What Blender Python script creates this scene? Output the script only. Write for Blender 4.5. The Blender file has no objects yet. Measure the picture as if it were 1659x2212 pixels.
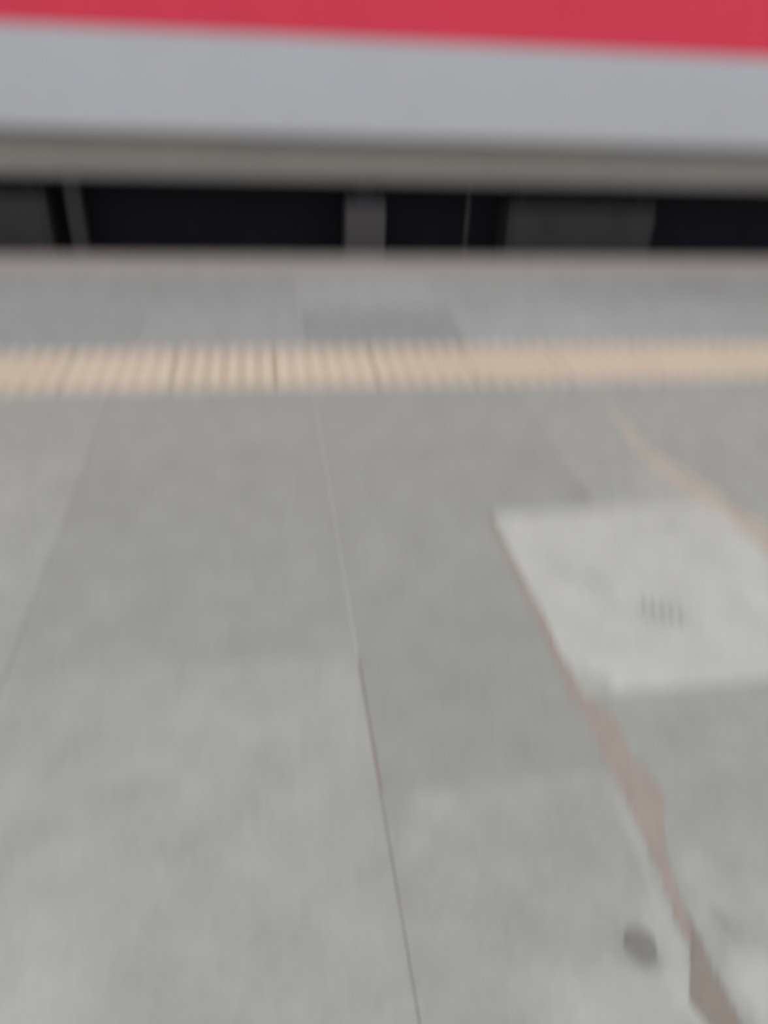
import bpy, bmesh, math, random
from mathutils import Matrix, Vector

random.seed(7)
scene = bpy.context.scene
col = scene.collection

# ------------------------------------------------------------------ camera
# phone held at hip height on a platform, tilted down, rolled a little, out of focus
CAM_H = 0.95
F_PX = 1633.4
cam = bpy.data.cameras.new('camera')
cam.sensor_fit = 'VERTICAL'
cam.sensor_height = 36.0
cam.lens = 36.0 * F_PX / 2212.0
cam.clip_start = 0.02
cam.clip_end = 300
cam.dof.use_dof = True
cam.dof.focus_distance = 0.30          # focused far too near: everything is soft
cam.dof.aperture_fstop = 2.1
cam.dof.aperture_ratio = 6.0
cam_obj = bpy.data.objects.new('camera', cam)
col.objects.link(cam_obj)
ROT = Matrix(((0.9883117413, 0.0444586285, -0.1458195197),
              (-0.1467225774, 0.5370504048, -0.8306920897),
              (0.0413810010, 0.8423777615, 0.5372963053)))
cam_obj.matrix_world = Matrix.Translation((0, 0, CAM_H)) @ ROT.to_4x4()
scene.camera = cam_obj

# ------------------------------------------------------------------ light
scene.view_settings.view_transform = 'Standard'
scene.view_settings.look = 'None'
scene.view_settings.exposure = -0.22
scene.view_settings.gamma = 1.0
scene.view_settings.use_curve_mapping = False

world = bpy.data.worlds.new('overcast_sky')
scene.world = world
world.use_nodes = True
nt = world.node_tree
nt.nodes.clear()
w_out = nt.nodes.new('ShaderNodeOutputWorld')
w_bg = nt.nodes.new('ShaderNodeBackground')
w_tc = nt.nodes.new('ShaderNodeTexCoord')
w_sep = nt.nodes.new('ShaderNodeSeparateXYZ')
w_map = nt.nodes.new('ShaderNodeMapRange')      # overcast sky: zenith brighter than horizon, all round
w_map.inputs['From Min'].default_value = 0.0
w_map.inputs['From Max'].default_value = 1.0
w_map.inputs['To Min'].default_value = 0.75
w_map.inputs['To Max'].default_value = 1.35
nt.links.new(w_tc.outputs['Generated'], w_sep.inputs[0])
nt.links.new(w_sep.outputs['Z'], w_map.inputs['Value'])
nt.links.new(w_map.outputs['Result'], w_bg.inputs['Strength'])
w_bg.inputs['Color'].default_value = (0.97, 0.985, 1.0, 1)
nt.links.new(w_bg.outputs[0], w_out.inputs['Surface'])

sun = bpy.data.lights.new('veiled_sun', 'SUN')
sun.energy = 0.35
sun.angle = math.radians(120)
sun.color = (1.0, 0.98, 0.95)
sun_obj = bpy.data.objects.new('veiled_sun', sun)
col.objects.link(sun_obj)
sun_obj.rotation_euler = (math.radians(38), 0, math.radians(15))


# ------------------------------------------------------------------ helpers
def lin(r, g, b):
    def f(c):
        c /= 255.0
        return c / 12.92 if c <= 0.04045 else ((c + 0.055) / 1.055) ** 2.4
    return (f(r), f(g), f(b))


def material(name, rgb, rough=0.6, metal=0.0, var=0.12, scale=6.0, fine=70.0, bump=0.0,
             coat=0.0, object_colour=False, stains=None, spec=0.5):
    """Procedural material: colour broken by two noise octaves, optional relief."""
    m = bpy.data.materials.new(name)
    m.use_nodes = True
    t = m.node_tree
    p = t.nodes['Principled BSDF']
    p.inputs['Roughness'].default_value = rough
    p.inputs['Metallic'].default_value = metal
    p.inputs['Coat Weight'].default_value = coat
    p.inputs['Specular IOR Level'].default_value = spec
    geo = t.nodes.new('ShaderNodeNewGeometry')
    n1 = t.nodes.new('ShaderNodeTexNoise')
    n1.inputs['Scale'].default_value = scale
    n1.inputs['Detail'].default_value = 5
    n1.inputs['Roughness'].default_value = 0.6
    n2 = t.nodes.new('ShaderNodeTexNoise')
    n2.inputs['Scale'].default_value = fine
    n2.inputs['Detail'].default_value = 2
    t.links.new(geo.outputs['Position'], n1.inputs['Vector'])
    t.links.new(geo.outputs['Position'], n2.inputs['Vector'])
    add = t.nodes.new('ShaderNodeMath')
    add.operation = 'MULTIPLY_ADD'
    add.inputs[1].default_value = 0.45
    t.links.new(n2.outputs['Fac'], add.inputs[0])
    t.links.new(n1.outputs['Fac'], add.inputs[2])
    mr = t.nodes.new('ShaderNodeMapRange')
    mr.inputs['From Min'].default_value = 0.45
    mr.inputs['From Max'].default_value = 1.0
    mr.inputs['To Min'].default_value = 1.0 - var
    mr.inputs['To Max'].default_value = 1.0 + var
    t.links.new(add.outputs[0], mr.inputs['Value'])
    mul = t.nodes.new('ShaderNodeVectorMath')
    mul.operation = 'SCALE'
    if object_colour:
        oi = t.nodes.new('ShaderNodeObjectInfo')
        t.links.new(oi.outputs['Color'], mul.inputs[0])
    else:
        mul.inputs[0].default_value = rgb
    scale_out = mr.outputs['Result']
    if stains:
        wn = t.nodes.new('ShaderNodeTexNoise')          # ragged outlines
        wn.inputs['Scale'].default_value = 22
        wn.inputs['Detail'].default_value = 4
        t.links.new(geo.outputs['Position'], wn.inputs['Vector'])
        wa = t.nodes.new('ShaderNodeVectorMath')
        wa.operation = 'MULTIPLY_ADD'
        wa.inputs[1].default_value = (.05, .05, 0)
        t.links.new(wn.outputs['Color'], wa.inputs[0])
        t.links.new(geo.outputs['Position'], wa.inputs[2])
        for (sx, sy, rx, ry, amount) in stains:
            su = t.nodes.new('ShaderNodeVectorMath')
            su.operation = 'SUBTRACT'
            su.inputs[1].default_value = (sx + .025, sy + .025, 0)
            dv = t.nodes.new('ShaderNodeVectorMath')
            dv.operation = 'MULTIPLY'
            dv.inputs[1].default_value = (1 / rx, 1 / ry, 0)
            ln = t.nodes.new('ShaderNodeVectorMath')
            ln.operation = 'LENGTH'
            fo = t.nodes.new('ShaderNodeMapRange')
            fo.interpolation_type = 'SMOOTHSTEP'
            fo.inputs['From Min'].default_value = 1.35
            fo.inputs['From Max'].default_value = 0.45
            fo.inputs['To Min'].default_value = 0.0
            fo.inputs['To Max'].default_value = amount
            ad = t.nodes.new('ShaderNodeMath')
            ad.operation = 'ADD'
            t.links.new(wa.outputs[0], su.inputs[0])
            t.links.new(su.outputs[0], dv.inputs[0])
            t.links.new(dv.outputs[0], ln.inputs[0])
            t.links.new(ln.outputs['Value'], fo.inputs['Value'])
            t.links.new(fo.outputs['Result'], ad.inputs[0])
            t.links.new(scale_out, ad.inputs[1])
            scale_out = ad.outputs[0]
    t.links.new(scale_out, mul.inputs['Scale'])
    t.links.new(mul.outputs['Vector'], p.inputs['Base Color'])
    if bump:
        b = t.nodes.new('ShaderNodeBump')
        b.inputs['Strength'].default_value = bump
        b.inputs['Distance'].default_value = 0.002
        t.links.new(n2.outputs['Fac'], b.inputs['Height'])
        t.links.new(b.outputs['Normal'], p.inputs['Normal'])
    return m


# worn, bleached and grimy patches of the paving: x, y, radius along x, radius along y, lighter (+) or darker (-)
STAINS = [
    (.482, .60, .012, .07, .13), (.476, .50, .010, .03, .12), (.560, .37, .045, .06, .36), (.462, .42, .022, .08, .24),
    (.38, .38, .08, .06, .20), (.66, .48, .08, .06, .12), (.30, .40, .05, .05, .06), (-.32, .47, .10, .10, .16), (-.30, .62, .06, .08, .05),
    (.215, .68, .035, .03, .10), (.175, .63, .025, .03, .08), (.555, .52, .032, .05, .14), (.66, .62, .06, .06, -.06),
    (.62, .74, .07, .05, -.05), (.551, .468, .006, .022, -.14), (.4305, .446, .030, .030, -.13), (.545, .885, .035, .03, -.20), (.66, 1.16, .05, .05, -.11),
    (.60, 1.22, .03, .05, -.10), (.76, 1.05, .07, .05, -.12), (.98, 1.12, .06, .08, .06), (.56, 1.36, .03, .05, .05), (.84, .95, .05, .04, .06), (.62, .93, .06, .04, .06),
    (.70, 1.34, .10, .04, .05), (.90, 1.36, .08, .03, -.10), (.84, 1.51, .10, .05, -.09), (.96, 1.60, .04, .06, .07),
    (.70, 1.64, .05, .10, -.04), (-.42, 1.60, .12, .10, -.06), (-.55, 1.27, .05, .05, .09), (.32, .92, .10, .09, -.04),
    (.10, .90, .05, .10, .05), (-.10, .82, .14, .10, .03), (.60, 3.25, .25, .14, .06), (.85, 2.95, .12, .12, -.06),
    (-.35, 3.2, .3, .12, -.06), (1.9, 3.3, .3, .12, -.08), (1.35, 2.75, .22, .10, .05), (2.1, 3.05, .3, .10, .05),
]

M = {
    'concrete': material('paving_concrete', (0.3, 0.3, 0.3), 0.85, var=0.12, scale=11, fine=80, bump=0.25,
                         object_colour=True, spec=0.25, stains=STAINS),
    'base': material('platform_base_concrete', lin(150, 149, 144), 0.9, var=0.10, spec=0.2),
    'grout_pale': material('pale_joint_mortar', lin(167, 167, 162), 0.9, var=0.08, scale=20, spec=0.2),
    'grout_brown': material('brown_joint_grit', lin(138, 127, 117), 0.95, var=0.15, scale=25, spec=0.2),
    'grout_tan': material('tan_joint_grit', lin(150, 134, 116), 0.95, var=0.15, scale=25, spec=0.2),
    'sand': material('reddish_joint_sand', lin(158, 147, 139), 0.95, var=0.10, scale=22, fine=200, bump=0.4, spec=0.2),
    'grit': material('damp_joint_grit', lin(140, 131, 124), 0.9, var=0.10, scale=22, fine=200, bump=0.4, spec=0.2),
    'sand_pale': material('pale_joint_sand', lin(180, 169, 158), 0.95, var=0.12, scale=14, fine=200, bump=0.4, spec=0.2),
    'tactile': material('tan_tactile_paving', (0.6, 0.5, 0.35), 0.75, var=0.06, scale=9, object_colour=True, spec=0.3),
    'tactile_top': material('worn_tactile_dome', lin(214, 199, 181), 0.7, var=0.05, scale=9, spec=0.3),
    'gum': material('blackened_gum', lin(128, 126, 122), 0.8, var=0.1, scale=40, spec=0.2),
    'scuff': material('grey_scuff', lin(150, 150, 147), 0.9, var=0.05, spec=0.2),
    'red': material('red_train_paint', lin(232, 60, 88), 0.5, var=0.05, scale=2.5, spec=0.3),
    'grey': material('light_grey_train_paint', lin(196, 197, 203), 0.42, var=0.035, scale=2.5, coat=0.05),
    'sill': material('warm_grey_sill_paint', lin(150, 146, 141), 0.6, var=0.07, scale=4),
    'roof': material('grey_roof_paint', lin(140, 142, 145), 0.6, var=0.06),
    'black': material('matte_black_underframe', lin(27, 27, 35), 0.85, var=0.25, scale=5, spec=0.2),
    'case': material('dark_grey_case_paint', lin(58, 57, 58), 0.7, var=0.12, scale=6, spec=0.3),
    'case_light': material('grey_case_paint', lin(80, 77, 79), 0.7, var=0.1, scale=6, spec=0.3),
    'glass': material('tinted_window_glass', lin(28, 34, 38), 0.06, var=0.03, spec=0.6),
    'rubber': material('black_rubber', lin(24, 24, 25), 0.7, var=0.1),
    'steel': material('worn_steel', lin(120, 112, 104), 0.45, metal=0.8, var=0.12, scale=8),
    'ballast': material('track_ballast', lin(82, 74, 68), 0.95, var=0.35, scale=14, fine=60, bump=1.0, spec=0.2),
}


def link(name, mesh, mats, parent=None):
    o = bpy.data.objects.new(name, mesh)
    col.objects.link(o)
    if mats is not None and not mesh.materials:
        for m in (mats if isinstance(mats, (list, tuple)) else [mats]):
            mesh.materials.append(m)
    if parent:
        o.parent = parent
    return o


def from_bm(name, bm, mats, parent=None, smooth=False):
    me = bpy.data.meshes.new(name)
    bmesh.ops.recalc_face_normals(bm, faces=bm.faces)
    bm.to_mesh(me)
    bm.free()
    if smooth:
        for p in me.polygons:
            p.use_smooth = True
    return link(name, me, mats, parent)


def add_box(bm, x0, x1, y0, y1, z0, z1, bevel=0.0):
    r = bmesh.ops.create_cube(bm, size=1.0)
    vs = r['verts']
    for v in vs:
        v.co = Vector((x0 + (v.co.x + .5) * (x1 - x0), y0 + (v.co.y + .5) * (y1 - y0), z0 + (v.co.z + .5) * (z1 - z0)))
    if bevel:
        es = list({e for v in vs for e in v.link_edges})
        bmesh.ops.bevel(bm, geom=es, offset=bevel, segments=2, affect='EDGES', profile=0.5)


def box(name, x0, x1, y0, y1, z0, z1, mat, parent=None, bevel=0.0):
    bm = bmesh.new()
    add_box(bm, x0, x1, y0, y1, z0, z1, bevel)
    return from_bm(name, bm, mat, parent)


def add_cyl(bm, c, axis, r, h, seg=24, r2=None):
    rot = {'X': Matrix.Rotation(math.pi / 2, 4, 'Y'), 'Y': Matrix.Rotation(math.pi / 2, 4, 'X'), 'Z': Matrix.Identity(4)}[axis]
    bmesh.ops.create_cone(bm, cap_ends=True, segments=seg, radius1=r, radius2=r if r2 is None else r2, depth=h,
                          matrix=Matrix.Translation(c) @ rot)


def extrude_profile(name, prof, x0, x1, mat, parent=None, closed=True, smooth=False):
    """profile of (y, z) points run along X"""
    bm = bmesh.new()
    a = [bm.verts.new((x0, y, z)) for y, z in prof]
    b = [bm.verts.new((x1, y, z)) for y, z in prof]
    n = len(prof)
    for i in range(n if closed else n - 1):
        j = (i + 1) % n
        bm.faces.new((a[i], a[j], b[j], b[i]))
    if closed:
        bm.faces.new(a)
        bm.faces.new(b[::-1])
    return from_bm(name, bm, mat, parent, smooth)


def structure(o):
    o['kind'] = 'structure'
    return o


# ------------------------------------------------------------------ platform
EDGE = 3.79                       # platform edge
X0, X1 = -4.6, 5.2                # built length of the platform
Y_BACK = -1.2
floor = structure(box('floor', X0 - .3, X1 + .3, Y_BACK, EDGE - .02, -1.0, -0.0009, M['base']))
floor['label'] = 'grey concrete station platform paved with large slabs'

GAP = 0.0007
slab_meshes = {}


def slab(x0, x1, y0, y1, tone, name='concrete_slab', top=0.0):
    """one paving slab with a small arris, tone = sRGB grey triple"""
    w, d = round(x1 - x0 - 2 * GAP, 4), round(y1 - y0 - 2 * GAP, 4)
    key = (w, d)
    if key not in slab_meshes:
        bm = bmesh.new()
        add_box(bm, -w / 2, w / 2, -d / 2, d / 2, -0.03, 0, 0.0004)
        bmesh.ops.recalc_face_normals(bm, faces=bm.faces)
        me = bpy.data.meshes.new(name)
        bm.to_mesh(me)
        bm.free()
        me.materials.append(M['concrete'])
        slab_meshes[key] = me
    o = link(name, slab_meshes[key], None, floor)
    o.location = ((x0 + x1) / 2, (y0 + y1) / 2, top + random.uniform(-.0006, .0006))
    c = lin(*tone)
    o.color = (c[0], c[1], c[2], 1)
    return o


def tone(v, warm=0):
    return (v + warm, v + 0.5, v - 4 - warm)


def zone(xs, ys_of, tones, base, tint=tone):
    for ci in range(len(xs) - 1):
        ys = ys_of(ci)
        for ri in range(len(ys) - 1):
            v = tones.get((ci, ri), base + random.uniform(-5, 5))
            slab(xs[ci], xs[ci + 1], ys[ri], ys[ri + 1], tint(v))


# near zone: columns square to the edge, staggered rows
near_x = [X0, -4.06, -3.46, -2.86, -2.26, -1.66, -1.06, -.46, .14, .51, 1.09, 1.65, 2.25, 2.85, 3.45, 4.05, 4.65, X1]
NEAR_ROWS = {6: [-1.2, -.6, 0, .42, 1.22, 1.44], 7: [-1.2, -.5, .18, 1.01, 1.44], 8: [-1.2, -.5, .12, .71, 1.17, 1.44], 9: [-1.2, -.85, -.28, .28, .86, 1.44], 10: [-1.2, -.6, 0, .55, 1.15, 1.44]}
near_t = {(6, 2): 160, (6, 3): 157, (7, 1): 164, (7, 2): 161, (7, 3): 154, (8, 1): 164, (8, 2): 157, (8, 3): 151, (8, 4): 154,
          (9, 2): 172, (9, 3): 157, (9, 4): 184, (10, 2): 174, (10, 3): 164, (10, 4): 158}
zone(near_x, lambda c: NEAR_ROWS.get(c, [-1.2, -.6, 0, .6, 1.2, 1.44]), near_t, 160)
# middle zone up to the tactile strip
TY0, TY1 = 2.215, 2.53
mid_x = [X0, -4.06, -3.46, -2.86, -2.26, -1.66, -1.06, -.46, .14, .77, 1.04, 1.65, 2.25, 2.85, 3.45, 4.05, 4.65, X1]
mid_t = {(5, 0): 160, (6, 0): 162, (6, 1): 159, (7, 0): 154, (7, 1): 157, (8, 0): 154, (8, 1): 157, (9, 0): 167, (9, 1): 160, (10, 0): 158, (10, 1): 161}
zone(mid_x, lambda c: [1.44, 1.53 if c == 9 else 1.80, TY0], mid_t, 157)
# far zone between strip and edge, then the coping stones
far_x = [X0, -4.06, -3.46, -2.86, -2.26, -1.66, -1.04, -.44, .14, .735, 1.33, 1.93, 2.53, 3.13, 3.73, 4.33, 4.93, X1]
far_t = {(6, 0): 155, (6, 1): 158, (7, 0): 160, (7, 1): 159, (8, 0): 151, (8, 1): 165, (9, 0): 166, (9, 1): 161, (10, 0): 163, (10, 1): 158, (11, 0): 160, (11, 1): 153}
zone(far_x, lambda c: [TY1, 2.97, 3.50], far_t, 158, lambda v: (v - 2, v + 1, v - 0.5))  # cooler tint in the slab colour cancels red light bounced off the train
for i in range(len(far_x) - 1):
    slab(far_x[i], far_x[i + 1], 3.50, EDGE, (172, 166, 159), 'coping_slab')

# tactile strip: moulded tiles, 6 x 6 domes
TILE = 0.3253
def tile_mesh():
    bm = bmesh.new()
    h = TILE / 2 - 0.0018
    d = (TY1 - TY0) / 2 - 0.0018
    add_box(bm, -h, h, -d, d, -0.03, 0.001, 0.001)
    flat = set(bm.faces)
    s = TILE / 6
    for i in range(6):
        for j in range(6):
            add_cyl(bm, ((i - 2.5) * s, (j - 2.5) * s, 0.0035), 'Z', 0.0185, 0.006, 12, 0.0135)
    bmesh.ops.recalc_face_normals(bm, faces=bm.faces)
    for fc in bm.faces:
        fc.material_index = 0 if fc in flat else 1
    me = bpy.data.meshes.new('tactile_tile')
    bm.to_mesh(me)
    bm.free()
    me.materials.append(M['tactile'])
    me.materials.append(M['tactile_top'])
    return me


tm = tile_mesh()
k0 = math.ceil((X0 - .03) / TILE)
k = k0
while .03 + (k + 1) * TILE < X1:
    o = link('tactile_tile', tm, None, floor)
    o.location = (.03 + (k + .5) * TILE, (TY0 + TY1) / 2, random.uniform(-.0004, .0004))
    v = random.uniform(-5, 5)
    c = lin(203 + v, 185 + v, 164 + v)
    o.color = (c[0], c[1], c[2], 1)
    k += 1

# joint fillings that show: a pale mortar line turning to brown grit, and grit between the tactile tiles
def filler(name, x, w, y0, y1, mat, z=-0.001):
    o = box(name, x - w / 2, x + w / 2, y0, y1, -0.012, z, mat, floor)
    return o


filler('joint_mortar', .14, .0045, .99, EDGE - .002, M['grout_pale'], 0.0004)
filler('joint_grit', .1405, .0038, -1.1, .99, M['grout_brown'], 0.0002)
for kk in (0, 1, 2, 3):
    filler('joint_grit', .03 + kk * TILE, .0036, TY0, TY1, M['grout_tan'], 0.0014)


def ribbon(name, rows, mat, parent, crown=0.0025, sub=6, jitter=0.004):
    """sand lying in and beside a joint: rows of (y, x_left, x_right), low crown, ragged edge"""
    pts = []
    for a, b in zip(rows, rows[1:]):
        for s in range(sub):
            t = s / sub
            pts.append([a[i] + (b[i] - a[i]) * t for i in range(3)])
    pts.append(list(rows[-1]))
    bm = bmesh.new()
    prev = None
    for y, l, r in pts:
        l += random.uniform(-jitter, jitter)
        r += random.uniform(-jitter, jitter)
        if r - l < .004:
            r = l + .004
        ring = []
        for f, z in ((0, -0.001), (.15, .0012), (.4, crown), (.7, crown * .9), (.88, .0012), (1, -0.001)):
            ring.append(bm.verts.new((l + (r - l) * f, y, z + random.uniform(-.0003, .0003))))
        if prev:
            for i in range(5):
                bm.faces.new((prev[i], prev[i + 1], ring[i + 1], ring[i]))
        prev = ring
    o = from_bm(name, bm, mat, parent, smooth=True)
    for p in o.data.polygons:
        if p.normal.z < 0:
            p.flip()
    return o


sand = ribbon('joint_sand', [
    (1.44, .497, .508), (1.31, .488, .506), (1.175, .494, .513), (1.044, .496, .516), (.944, .493, .514), (.864, .490, .519),
    (.815, .494, .552), (.770, .499, .551), (.724, .497, .543), (.680, .498, .566), (.638, .496, .561), (.594, .497, .536),
    (.559, .497, .521), (.525, .494, .516), (.487, .491, .511), (.457, .488, .508), (.440, .492, .508)], M['sand'], floor)
sand['kind'] = 'stuff'
sand['label'] = 'reddish brown sand spilling from the joint beside the pale slab'
sand3 = ribbon('joint_sand', [
    (.470, .497, .510), (.433, .490, .511), (.407, .471, .510),
    (.382, .457, .511), (.361, .459, .512), (.340, .470, .513), (.30, .488, .514), (.1, .498, .515), (-.3, .5, .516)], M['grit'], floor)
sand3['kind'] = 'stuff'
sand3['label'] = 'damp dark brown grit heaped along the joint below the gum spot'
sand2 = ribbon('joint_sand', [
    (2.05, 1.034, 1.044), (1.80, 1.0, 1.046), (1.70, .992, 1.052), (1.63, .994, 1.078), (1.53, 1.004, 1.108), (1.46, 1.03, 1.12),
    (1.39, 1.062, 1.14), (1.31, 1.074, 1.162), (1.235, 1.078, 1.155), (1.15, 1.08, 1.13), (1.08, 1.083, 1.108), (.9, 1.085, 1.098),
    (.5, 1.086, 1.095), (.1, 1.087, 1.094)], M['sand_pale'], floor, crown=.003, jitter=.006)
sand2['kind'] = 'stuff'
sand2['label'] = 'pale pinkish sand washed out of the joint beyond the pale slab'

# faint scuffs on the pale slab
SCUFF_A = math.radians(-17)
for i in range(5):
    bm = bmesh.new()
    add_box(bm, -.0025, .0025, -.016, .016, 0, .0008)
    o = from_bm('scuff_mark', bm, M['scuff'], floor)
    o.location = (.728 + i * .014, 1.085 - i * .012, .0004)
    o.rotation_euler.z = SCUFF_A


def gum(x, y, rx, ry, rot, label):
    bm = bmesh.new()
    n = 28
    rings = []
    for f, z in ((1.0, 0.0), (.93, .0012), (.7, .002), (.35, .0024)):
        ring = []
        for i in range(n):
            a = 2 * math.pi * i / n
            q = f * (1 + .07 * math.sin(3 * a + 1) + .04 * math.sin(5 * a))
            ring.append(bm.verts.new((rx * q * math.cos(a), ry * q * math.sin(a), z)))
        rings.append(ring)
    for a, b in zip(rings, rings[1:]):
        for i in range(n):
            bm.faces.new((a[i], a[(i + 1) % n], b[(i + 1) % n], b[i]))
    bm.faces.new(rings[-1])
    bm.faces.new(rings[0][::-1])
    o = from_bm('chewing_gum', bm, M['gum'], None, smooth=True)
    o.location = (x, y, .0004)
    o.rotation_euler.z = rot
    o['label'] = label
    o['category'] = 'gum'
    return o


gum(.4305, .446, .0195, .0215, .3, 'dark round trodden gum spot on slab beside the sandy joint')

# ------------------------------------------------------------------ track below the platform
track = structure(box('ground', -14, 15, EDGE + .0, 14, -1.35, -1.02, M['ballast']))
track['label'] = 'dark ballast trackbed under the train'
for y in (4.72, 6.155):
    extrude_profile('rail', [(y - .07, -1.02), (y + .07, -1.02), (y + .07, -1.005), (y + .01, -.985), (y + .01, -.90), (y + .035, -.885),
                             (y + .035, -.855), (y - .035, -.855), (y - .035, -.885), (y - .01, -.90), (y - .01, -.985), (y - .07, -1.005)],
                    -14, 15, M['steel'], track)

# ------------------------------------------------------------------ train
TY = 4.02                         # near body side
TF = 6.86                         # far body side
TX0, TX1 = -7.0, 9.0
RED_Z = 0.911
train = bpy.data.objects.new('train_carriage', None)
train.location = ((TX0 + TX1) / 2, (TY + TF) / 2, -0.855)
col.objects.link(train)
train['label'] = 'light grey train carriage with red upper band standing at the platform edge'
train['category'] = 'train'


def tpart(o):
    """parent to the carriage, keeping world coordinates"""
    o.parent = train
    o.matrix_parent_inverse = Matrix.Translation(train.location).inverted()
    return o


def mirror_y(prof):
    return [(TY + TF - y, z) for y, z in prof]


T = .035
for side in (0, 1):
    f = (lambda p: p) if side == 0 else mirror_y
    tpart(extrude_profile('side_panel', f([(TY, .51), (TY, RED_Z), (TY + T, RED_Z), (TY + T, .51)]), TX0, TX1, M['grey']))
    tpart(extrude_profile('red_band', f([(TY - .004, RED_Z), (TY - .004, 1.42), (TY + T, 1.42), (TY + T, RED_Z)]), TX0, TX1, M['red']))
    # sill: turns in under the body
    tpart(extrude_profile('sill_panel', f([(TY, .51), (TY + .014, .496), (TY + .050, .474), (TY + .066, .45), (TY + .074, .40), (TY + .082, .31), (TY + .086, .30), (TY + .15, .30), (TY + .15, .34), (TY + .10, .50), (TY + T, .51)]),
                          TX0, TX1, M['sill']))
    # window band with pillars
    wb = tpart(extrude_profile('window_band', f([(TY + .012, 1.42), (TY + .012, 2.25), (TY + T, 2.25), (TY + T, 1.42)]), TX0, TX1, M['red']))
    y_out = TY + .012 if side == 0 else TF - .012
    s = 1 if side == 0 else -1
    for i in range(8):
        xa = TX0 + .7 + i * 1.85
        xb = xa + 1.45
        ya, yb = sorted((y_out - s * .006, y_out + s * .01))
        fr = bmesh.new()
        for (a, b, c, d) in ((xa, xb, 1.48, 1.52), (xa, xb, 2.12, 2.16), (xa, xa + .04, 1.52, 2.12), (xb - .04, xb, 1.52, 2.12)):
            add_box(fr, a, b, ya, yb, c, d)
        fo = tpart(from_bm('window_frame', fr, M['rubber']))
        ya, yb = sorted((y_out - s * .003, y_out + s * .005))
        g = box('window_pane', xa + .04, xb - .04, ya, yb, 1.52, 2.12, M['glass'])
        g.parent = fo
        g.matrix_parent_inverse = Matrix.Identity(4)
    tpart(extrude_profile('cant_rail', f([(TY + .012, 2.25), (TY + .03, 2.42), (TY + .09, 2.56), (TY + .12, 2.54), (TY + T, 2.25)]), TX0, TX1, M['grey']))

arc = [(TY + .09, 2.56), (TY + .30, 2.70), (TY + .7, 2.79), ((TY + TF) / 2, 2.83)]
arc = arc + [(TY + TF - y, z) for y, z in reversed(arc[:-1])]
tpart(extrude_profile('roof', arc + [(TF - .12, 2.52), (TY + .12, 2.52)], TX0, TX1, M['roof']))
tpart(box('car_floor', TX0 + .02, TX1 - .02, TY + .10, TF - .10, .30, .36, M['black']))
for xe in (TX0, TX1):
    a, b = (xe, xe + .04) if xe < 0 else (xe - .04, xe)
    tpart(box('end_wall', a, b, TY + .036, TF - .036, .36, 2.52, M['grey']))

# underframe: solebar, added view-blocking box, cases and brackets
tpart(box('underframe_view_block', -2.7, 4.3, TY + .36, TF - .36, -.62, .30, M['black']))  # added black box hides daylight from the far side, keeping the underside dark
FY = TY + .06


def case(x0, x1, y0, z0, z1, mat, handles=2, depth=.30):
    o = tpart(box('equipment_case', x0, x1, y0, y0 + depth, z0, z1, mat, bevel=.008))
    d = box('case_lid', x0 + .03, x1 - .03, y0 - .006, y0, z0 + .04, z1 - .03, mat, o, bevel=.002)
    for i in range(handles):
        x = x0 + (x1 - x0) * (i + .5) / handles
        bm = bmesh.new()
        add_box(bm, x - .04, x + .04, y0 - .022, y0 - .014, z1 - .075, z1 - .063)
        add_box(bm, x - .04, x - .03, y0 - .016, y0 - .005, z1 - .075, z1 - .063)
        add_box(bm, x + .03, x + .04, y0 - .016, y0 - .005, z1 - .075, z1 - .063)
        from_bm('latch_handle', bm, M['rubber'], o)
    for x in (x0 + .06, x1 - .10):
        box('hanger', x, x + .04, y0 + .08, y0 + .12, z1, .30, M['black'], o)
    return o


case(1.34, 2.19, FY + .09, -.42, .17, M['case'], 2)
case(-2.1, -1.04, FY + .09, -.40, .20, M['case'], 2)
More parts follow.
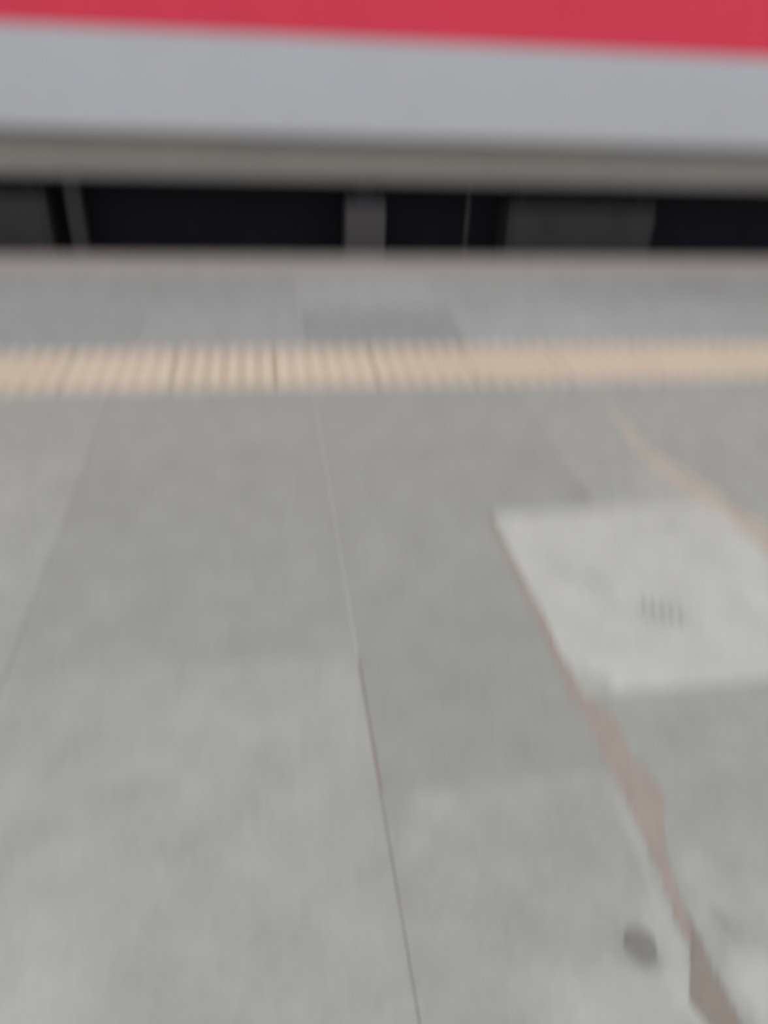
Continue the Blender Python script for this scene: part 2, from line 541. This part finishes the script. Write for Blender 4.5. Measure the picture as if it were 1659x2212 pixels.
# upright pipe box beside the left case, and the narrow support near the middle
bm = bmesh.new()
add_box(bm, -.955, -.875, FY + .12, FY + .20, -.45, .30, .006)
tpart(from_bm('cable_duct', bm, M['case']))
bm = bmesh.new()
add_box(bm, .443, .655, FY + .02, FY + .20, -.40, .185, .012)
sup = tpart(from_bm('sand_box', bm, M['case_light']))
bm = bmesh.new()
add_box(bm, .50, .60, FY + .07, FY + .15, .185, .30)
from_bm('hanger', bm, M['black'], sup)
bm = bmesh.new()
add_cyl(bm, (1.125, FY + .16, -.05), 'Z', .012, .70, 12)
tpart(from_bm('brake_pipe', bm, M['case'], smooth=True))

# bogies (beyond both sides of the picture) so that the carriage stands on its wheels
for bx in (-4.9, 6.6):
    for y, s in ((4.72, -1), (6.155, 1)):
        prof = [(bx - 1.75, -.30), (bx - 1.75, -.12), (bx - .9, -.05), (bx - .5, -.20), (bx + .5, -.20), (bx + .9, -.05), (bx + 1.75, -.12), (bx + 1.75, -.30),
                (bx + .8, -.28), (bx + .45, -.40), (bx - .45, -.40), (bx - .8, -.28)]
        bm = bmesh.new()
        ya = y + s * .22
        yb = y + s * .32
        A = [bm.verts.new((px, ya, pz)) for px, pz in prof]
        B = [bm.verts.new((px, yb, pz)) for px, pz in prof]
        for i in range(len(prof)):
            j = (i + 1) % len(prof)
            bm.faces.new((A[i], A[j], B[j], B[i]))
        bm.faces.new(A)
        bm.faces.new(B[::-1])
        bf = tpart(from_bm('bogie_frame', bm, M['black']))
        for wx in (bx - 1.25, bx + 1.25):
            bm = bmesh.new()
            add_cyl(bm, (wx, y, -.425), 'Y', .43, .12, 40)
            add_cyl(bm, (wx, y - s * .075, -.425), 'Y', .455, .03, 40)
            tpart(from_bm('wheel', bm, M['steel']))
            bm = bmesh.new()
            add_box(bm, wx - .16, wx + .16, y + s * .27 - .12, y + s * .27 + .12, -.56, -.29, .03)
            from_bm('axle_box', bm, M['black'], bf)
    bm = bmesh.new()
    add_box(bm, bx - .25, bx + .25, 4.5, 6.4, -.22, .30)
    for wx in (bx - 1.25, bx + 1.25):
        add_cyl(bm, (wx, 5.4375, -.425), 'Y', .08, 1.6, 16)
    tpart(from_bm('bolster', bm, M['black']))
